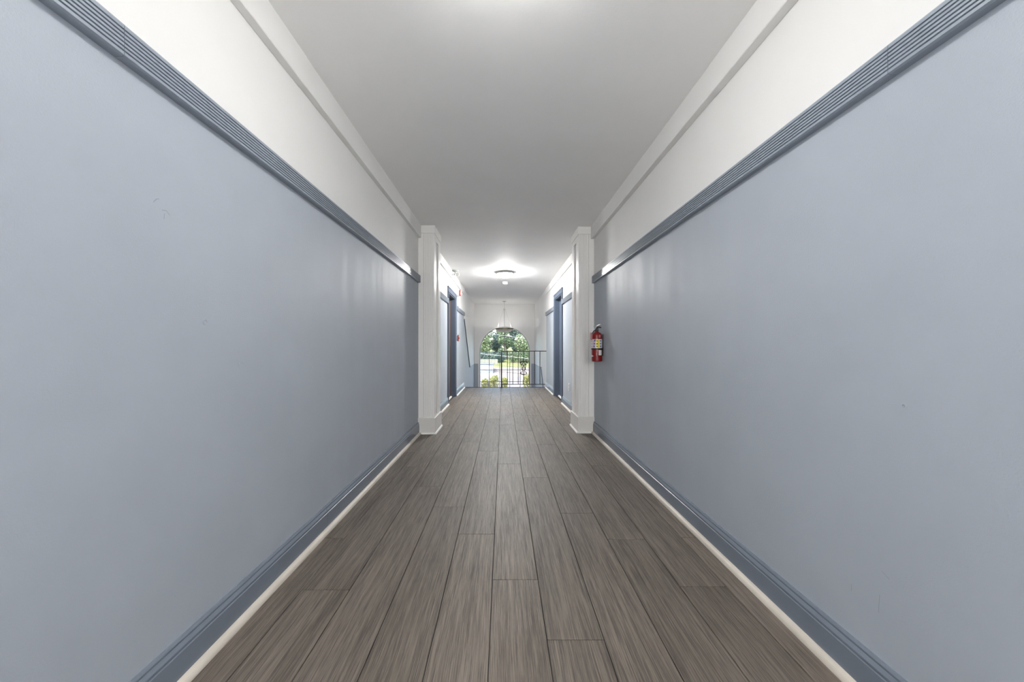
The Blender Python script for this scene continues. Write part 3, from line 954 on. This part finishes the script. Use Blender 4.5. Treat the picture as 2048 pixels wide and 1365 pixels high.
# triangle mark on the lower body
mb = MB(); V = []
for (dg, z) in ((-70, 0.072), (-70, 0.050), (-32, 0.059)):
    d = dirv(dg); V.append((d.x * (ER + 0.0012), d.y * (ER + 0.0012), z))
k = 8; V = []; Fs = []
for i in range(k + 1):
    t = i / k
    d = dirv(-78 + 46 * t)
    h = 0.013 * (1 - t) + 0.0002
    for z in (0.059 - h, 0.059 + h):
        for r in (ER - 0.0004, ER + 0.0010):
            V.append((d.x * r, d.y * r, z))
for i in range(k):
    b = 4 * i
    Fs += [(b, b+4, b+6, b+2), (b+1, b+3, b+7, b+5), (b, b+1, b+5, b+4), (b+2, b+6, b+7, b+3)]
mb.add(V, Fs); mb.build('triangle_mark', 'label_white', fe)
patch('side_label', 'label_white', -100, -80, 0.01, 0.13, 0.0008)
# valve, gauge, handles
MB().lathe([(0.015, H + 0.008), (0.019, H + 0.012), (0.019, H + 0.026), (0.012, H + 0.030), (0.012, H + 0.048), (0, H + 0.048)], n=20).build('valve', 'ext_black', fe)
Rt = dirv(90); Fw = dirv(0)
def q3(r, f, z): return (Rt.x * r + Fw.x * f, Rt.y * r + Fw.y * f, z)
MB().tube([q3(-0.012, 0, H + 0.026), q3(0.0, 0, H + 0.044), q3(0.018, 0, H + 0.052), q3(0.045, 0, H + 0.046)], [0.007, 0.008, 0.008, 0.006], 8).build('carry_handle', 'ext_black', fe)
MB().tube([q3(-0.012, 0, H + 0.040), q3(-0.004, 0, H + 0.060), q3(0.012, 0, H + 0.072), q3(0.030, 0, H + 0.079), q3(0.040, 0, H + 0.080)], [0.006, 0.007, 0.007, 0.007, 0.005], 8).build('lever', 'nickel', fe)
g = MB().lathe([(0, 0), (0.012, 0), (0.013, 0.006), (0.011, 0.009), (0, 0.009)], (0, 0, 0), 20, 0, 'Y')
g.v = [q3(x + 0.006, 0.012 + y, z + H + 0.026) for x, y, z in g.v]
g.build('gauge', 'ext_black', fe)
MB().tube([q3(-0.02 - 0.014 * math.cos(t * math.pi / 8), 0.005, H + 0.058 + 0.014 * math.sin(t * math.pi / 8)) for t in range(17)], 0.0016, 6).build('pin_ring', 'nickel', fe)
MB().tube([q3(-0.012, 0, H + 0.02), q3(-0.03, 0, H + 0.012), q3(-0.045, 0, H - 0.01), q3(-0.055, 0.01, H - 0.03)], 0.0055, 8).build('nozzle', 'ext_black', fe)
tg = MB()
for off in (0.0, ):
    a, b = q3(-0.066, 0.030, 0), q3(-0.046, 0.050, 0)
    tg.add([(a[0], a[1], 0.232), (b[0], b[1], 0.225), (b[0], b[1], 0.305), (a[0], a[1], 0.308),
            (a[0] + 0.0008, a[1] + 0.0008, 0.232), (b[0] + 0.0008, b[1] + 0.0008, 0.225), (b[0] + 0.0008, b[1] + 0.0008, 0.305), (a[0] + 0.0008, a[1] + 0.0008, 0.308)],
           [(0,1,2,3), (7,6,5,4), (0,4,5,1), (1,5,6,2), (2,6,7,3), (3,7,4,0)])
tg.build('service_tag', 'tag_pink', fe)
patch('seal_sticker', 'tag_pink', 22, 44, 0.253, 0.283, 0.0008)

# ---------------------------------------------------------------- outside: ground, road, trees, shed, fence, cables
GZ = -3.6
def gz(y):
    pts = [(11.9, GZ), (53, GZ), (60, -2.65), (66, -1.75), (95, 0.6), (140, 2.0)]
    for (a, za), (b, zb) in zip(pts, pts[1:]):
        if y <= b: return za + (zb - za) * (y - a) / (b - a)
    return pts[-1][1]
def ground_strip(name, label, cat, ys, mat, x0=-60, x1=60, lift=0.0):
    mb = MB()
    prof = [(y, gz(y) + lift) for y in ys] + [(y, gz(y) - 0.5) for y in reversed(ys)]
    mb.prism(prof, x0, x1, 'X')
    return tag(mb.build(name, mat), label, cat, kind='structure')
ground_strip('ground', 'pale paved lot below the arched window', 'ground', [11.9, 30, 53], 'lot')
ground_strip('road', 'pale pinkish road crossing beyond the paved lot', 'road', [53, 56, 60], 'road')
ground_strip('lawn', 'yellow green verge rising to the trees', 'lawn', [60, 63, 66, 80, 95, 140], 'grass')

def leaf_cloud(mb, blobs, count, size, rng):
    tot = sum(b[3] * b[4] * b[5] for b in blobs)
    for (cx, cy, cz, rx, ry, rz) in blobs:
        n = int(count * rx * ry * rz / tot)
        for _ in range(n):
            while True:
                u, v, w = (rng.uniform(-1, 1) for _ in range(3))
                d = u*u + v*v + w*w
                if 0.35 < d < 1: break
            p = Vector((cx + u * rx, cy + v * ry, cz + w * rz))
            s = size * rng.uniform(0.6, 1.3)
            a = Vector((rng.uniform(-1, 1), rng.uniform(-1, 1), rng.uniform(-0.6, 0.6))).normalized()
            b = a.cross(Vector((rng.uniform(-1, 1), rng.uniform(-1, 1), rng.uniform(-1, 1)))).normalized()
            c = a.cross(b) * s * 0.15
            i = len(mb.v)
            mb.v += [tuple(p - a * s), tuple(p - b * s * 0.55 + c), tuple(p + a * s), tuple(p + b * s * 0.55 + c)]
            mb.f.append((i, i + 1, i + 2, i + 3)); mb.m.append(0)

def tree(label, x, y, h, w, mat, seed, conifer=False, leaves=5200, group='trees beyond the road'):
    rng = random.Random(seed)
    z0 = gz(y)
    e = empty('leafy_tree', label, 'tree', (x, y, z0), group)
    tk = MB().tube([(0, 0, -0.2), (0.1, 0, h * 0.3), (-0.1, 0.1, h * 0.6), (0, 0, h * 0.85)], [0.28, 0.22, 0.14, 0.05], 8)
    for k in range(5):
        a = rng.uniform(0, 6.28); zz = h * rng.uniform(0.3, 0.6)
        tk.tube([(0, 0, zz), (math.cos(a) * w * 0.35, math.sin(a) * w * 0.35, zz + h * 0.18)], [0.10, 0.03], 6)
    tk.build('trunk', 'bark', e)
    blobs = []
    if conifer:
        for k in range(9):
            t = k / 8
            r = w * (1 - 0.85 * t)
            blobs.append((rng.uniform(-.2, .2), rng.uniform(-.2, .2), h * (0.14 + 0.82 * t), r, r, h * 0.09))
    else:
        for k in range(18):
            a = rng.uniform(0, 6.28); t = rng.random()
            rr = w * 0.62 * math.sqrt(rng.random())
            blobs.append((rr * math.cos(a), rr * math.sin(a), h * (0.12 + 0.76 * t), w * rng.uniform(0.34, 0.55), w * rng.uniform(0.34, 0.55), h * rng.uniform(0.09, 0.15)))
    mb = MB()
    leaf_cloud(mb, blobs, leaves, 0.20, rng)
    f = mb.build('foliage', mat, e)
    f['kind'] = 'stuff'
    return e
tree('light green leafy tree seen through left half of the arch', -4.0, 68, 8.2, 2.3, 'leaf_light', 1)
tree('dark blue-green tall tree behind the pendant lamp', -1.2, 74, 10.5, 2.4, 'leaf_teal', 2, False)
tree('mid green tree in centre of the arch, above railing post', 0.3, 67.5, 6.8, 1.7, 'leaf_mid', 3)
tree('light green tree seen through right half of the arch', 4.3, 68, 8.8, 2.2, 'leaf_light', 4)
tree('blue-green tree between the two light green trees', 2.3, 74, 8.8, 1.9, 'leaf_teal', 5)
tree('mid green tree at far edge of arch, behind light green trees', 7.8, 75, 10.0, 3.0, 'leaf_mid', 6)
tree('blue-green tree outside the arch edge, behind the shed', -7.6, 76, 9.5, 3.2, 'leaf_teal', 7)
tree('light green broad tree beyond the shed, outside the arch', -11.5, 70, 9.0, 3.6, 'leaf_light', 8)
tree('light green broad tree past the far cable pole', 11.0, 70, 9.5, 3.6, 'leaf_light', 9)
tree('mid green broad tree farthest from the shed', 17.5, 76, 10, 3.8, 'leaf_mid', 10)
tree('mid green broad tree on the shed side, farthest out', -19.5, 76, 10, 3.8, 'leaf_mid', 11)

def shrub(label, x, y, blobs, mat, seed, n=700, size=0.09, name='shrub', group='shrubs by the iron fence'):
    e = empty(name, label, 'shrub', (x, y, gz(y)), group)
    rng = random.Random(seed)
    st = MB()
    for (cx, cy, cz, rx, ry, rz) in blobs:
        st.tube([(cx * 0.3, cy * 0.3, -0.05), (cx, cy, cz)], [0.04, 0.015], 6)
    st.build('stems', 'bark', e)
    mb = MB(); leaf_cloud(mb, blobs, n, size, rng)
    f = mb.build('foliage', mat, e); f['kind'] = 'stuff'
    return e
def bl(w, h): return [(-w * .5, 0, h * .55, w * .5, .5, h * .42), (w * .5, .1, h * .62, w * .5, .5, h * .40), (0, .1, h * .78, w * .45, .5, h * .25)]
YS = 34.0
def sxp(px): return (px - VPX) * YS / F_PX
shrub('low yellow green shrub behind iron fence, next to window rim', sxp(970), YS, bl(0.36, 1.40), 'leaf_yellow', 21)
shrub('taller yellow green shrub behind iron fence, middle of three', sxp(988), YS, bl(0.45, 1.72), 'leaf_yellow', 22)
shrub('yellow green shrub just past the railing post', sxp(1009), YS, bl(0.32, 1.50), 'leaf_yellow', 23)
shrub('pale yellow green bush seen under the scroll ornament', sxp(1054), YS, bl(0.40, 1.85), 'leaf_yellow', 24)
# dark clipped growth along the foot of the trees
hb = [(-5.5 + 1.25 * k + random.uniform(-.2, .2), random.uniform(-.3, .3), 1.05 + random.uniform(-.1, .2), 0.9, 0.6, 1.05) for k in range(5)]
shrub('dark blue-green hedge at foot of trees above the shed roof', 0, 63.9, hb, 'leaf_teal', 31, 3200, 0.16, 'hedge', None)
hb = [(1.9 + 1.3 * k + random.uniform(-.2, .2), random.uniform(-.3, .3), 1.0 + random.uniform(-.1, .2), 0.9, 0.6, 1.0) for k in range(5)]
shrub('mid green hedge at foot of trees, seen through the railing', 0, 63.7, hb, 'leaf_mid', 32, 2600, 0.16, 'hedge', None)
hb2 = None

# grey board fence
bf = empty('board_fence', 'low grey board fence on the verge behind the shed', 'fence', (-5.2, 62.2, gz(62.2)))
bmesh_board = MB().cbox(-0.28, 0.28, -0.02, 0.02, 0.0, 0.95, 0.008).mesh('fence_board', 'fence_wall')
for k in range(14):
    o = bpy.data.objects.new('fence_board', bmesh_board); C.objects.link(o); o.parent = bf
    o.location = (-3.6 + 0.58 * k, 0, 0.02 * (k % 2))
MB().box(-3.9, 4.2, 0.02, 0.07, 0.2, 0.3).box(-3.9, 4.2, 0.02, 0.07, 0.65, 0.75).build('fence_rail', 'fence_wall', bf)

# shed
YSH = 55.0
zsh = gz(YSH)
xs1 = (986 - VPX) * YSH / F_PX
shd = empty('shed', 'pale blue flat-roofed shed at edge of the paved lot', 'shed', (xs1, YSH, zsh))
MB().box(-6.5, 0, 0, 3.0, 0.38, 1.42).build('shed_wall', 'shed', shd)
MB().box(-6.52, 0.02, -0.02, 3.02, -0.3, 0.38).build('shed_footing', 'shed_base', shd)
MB().cbox(-6.6, 0.12, -0.14, 3.14, 1.42, 1.52, 0.02).build('shed_roof', 'shed_roof', shd)
MB().cbox(-0.45, -0.12, -0.04, 0.0, 0.5, 1.3, 0.01).build('shed_door', 'shed_door', shd)
for k in range(5):
    MB().cbox(-6.2 + 1.1 * k, -6.17 + 1.1 * k, -0.02, 0.0, 0.38, 1.42, 0.004).build('wall_batten', 'shed', shd)

# iron fence below
YF = 32.5
f_ = empty('iron_fence', 'black iron picket fence in front of yellow green shrubs', 'fence', (-1.2, YF, gz(YF)))
for k in range(7):
    MB().cbox(-2.8 + 0.66 * k - 0.025, -2.8 + 0.66 * k + 0.025, -0.025, 0.025, -0.1, 1.22, 0.006).build('fence_post', 'iron', f_)
for z in (0.15, 1.02):
    MB().box(-2.8, 1.16, -0.012, 0.012, z, z + 0.03).build('fence_rail', 'iron', f_)
pk = MB().box(-0.008, 0.008, -0.008, 0.008, 0.08, 1.15)
pk.add([(-0.012, -0.012, 1.15), (0.012, -0.012, 1.15), (0.012, 0.012, 1.15), (-0.012, 0.012, 1.15), (0, 0, 1.2)], [(0,1,4),(1,2,4),(2,3,4),(3,0,4),(3,2,1,0)])
pkm = pk.mesh('picket', 'iron')
for k in range(36):
    if k % 6 == 0: continue
    o = bpy.data.objects.new('picket', pkm); C.objects.link(o); o.parent = f_
    o.location = (-2.8 + 0.11 * k, 0, 0)

# overhead cables between two poles out of view
YC = 30.0
def cable(label, y_left, y_right, mat, r, dy):
    d = YC + dy
    def zz(py): return EYE - (py - VPY) * d / F_PX
    xl, xr = (958 - VPX) * d / F_PX, (1060 - VPX) * d / F_PX
    sl = (zz(y_right) - zz(y_left)) / (xr - xl)
    pts = []
    for k in range(25):
        x = -13 + 26 * k / 24
        sag = 0.25 * ((x / 13) ** 2 - (xr / 13) ** 2)
        pts.append((x, d, zz(y_left) + sl * (x - xl) + max(sag, 0)))
    o = tag(MB().tube(pts, r, 6).build('overhead_cable', mat), label, 'cable', 'overhead cables')
    return pts
ends = []
for args in (('topmost pale overhead cable crossing the trees', 665.5, 678.5, 'cable_light', 0.007, 0.0),
             ('pale overhead cable crossing just under the railing top', 707.5, 718.0, 'cable_light', 0.008, 0.0),
             ('dark overhead cable crossing above the shed roof', 728.5, 736.6, 'cable_dark', 0.013, 0.0),
             ('lowest dark overhead cable crossing the shed and road', 740.0, 749.2, 'cable_dark', 0.018, 0.0)):
    ends.append(cable(*args))
for i, lab in ((0, 'wooden cable pole outside the arch on the shed side'), (-1, 'wooden cable pole outside the arch on the railing side')):
    top = max(p[i][2] for p in ends) + 0.6
    x = ends[0][i][0]
    x += 0.21 if i else -0.21
    e = empty('utility_pole', lab, 'pole', (x, YC, gz(YC)), 'cable poles')
    MB().tube([(0, 0, -0.3), (0, 0, top - gz(YC))], [0.16, 0.12], 12).build('pole_shaft', 'pole', e)
    for p in ends:
        z = p[i][2] - gz(YC)
        MB().box(-0.205 if i else 0, 0 if i else 0.205, -0.04, 0.04, z - 0.03, z + 0.03).build('cable_bracket', 'nickel', e)
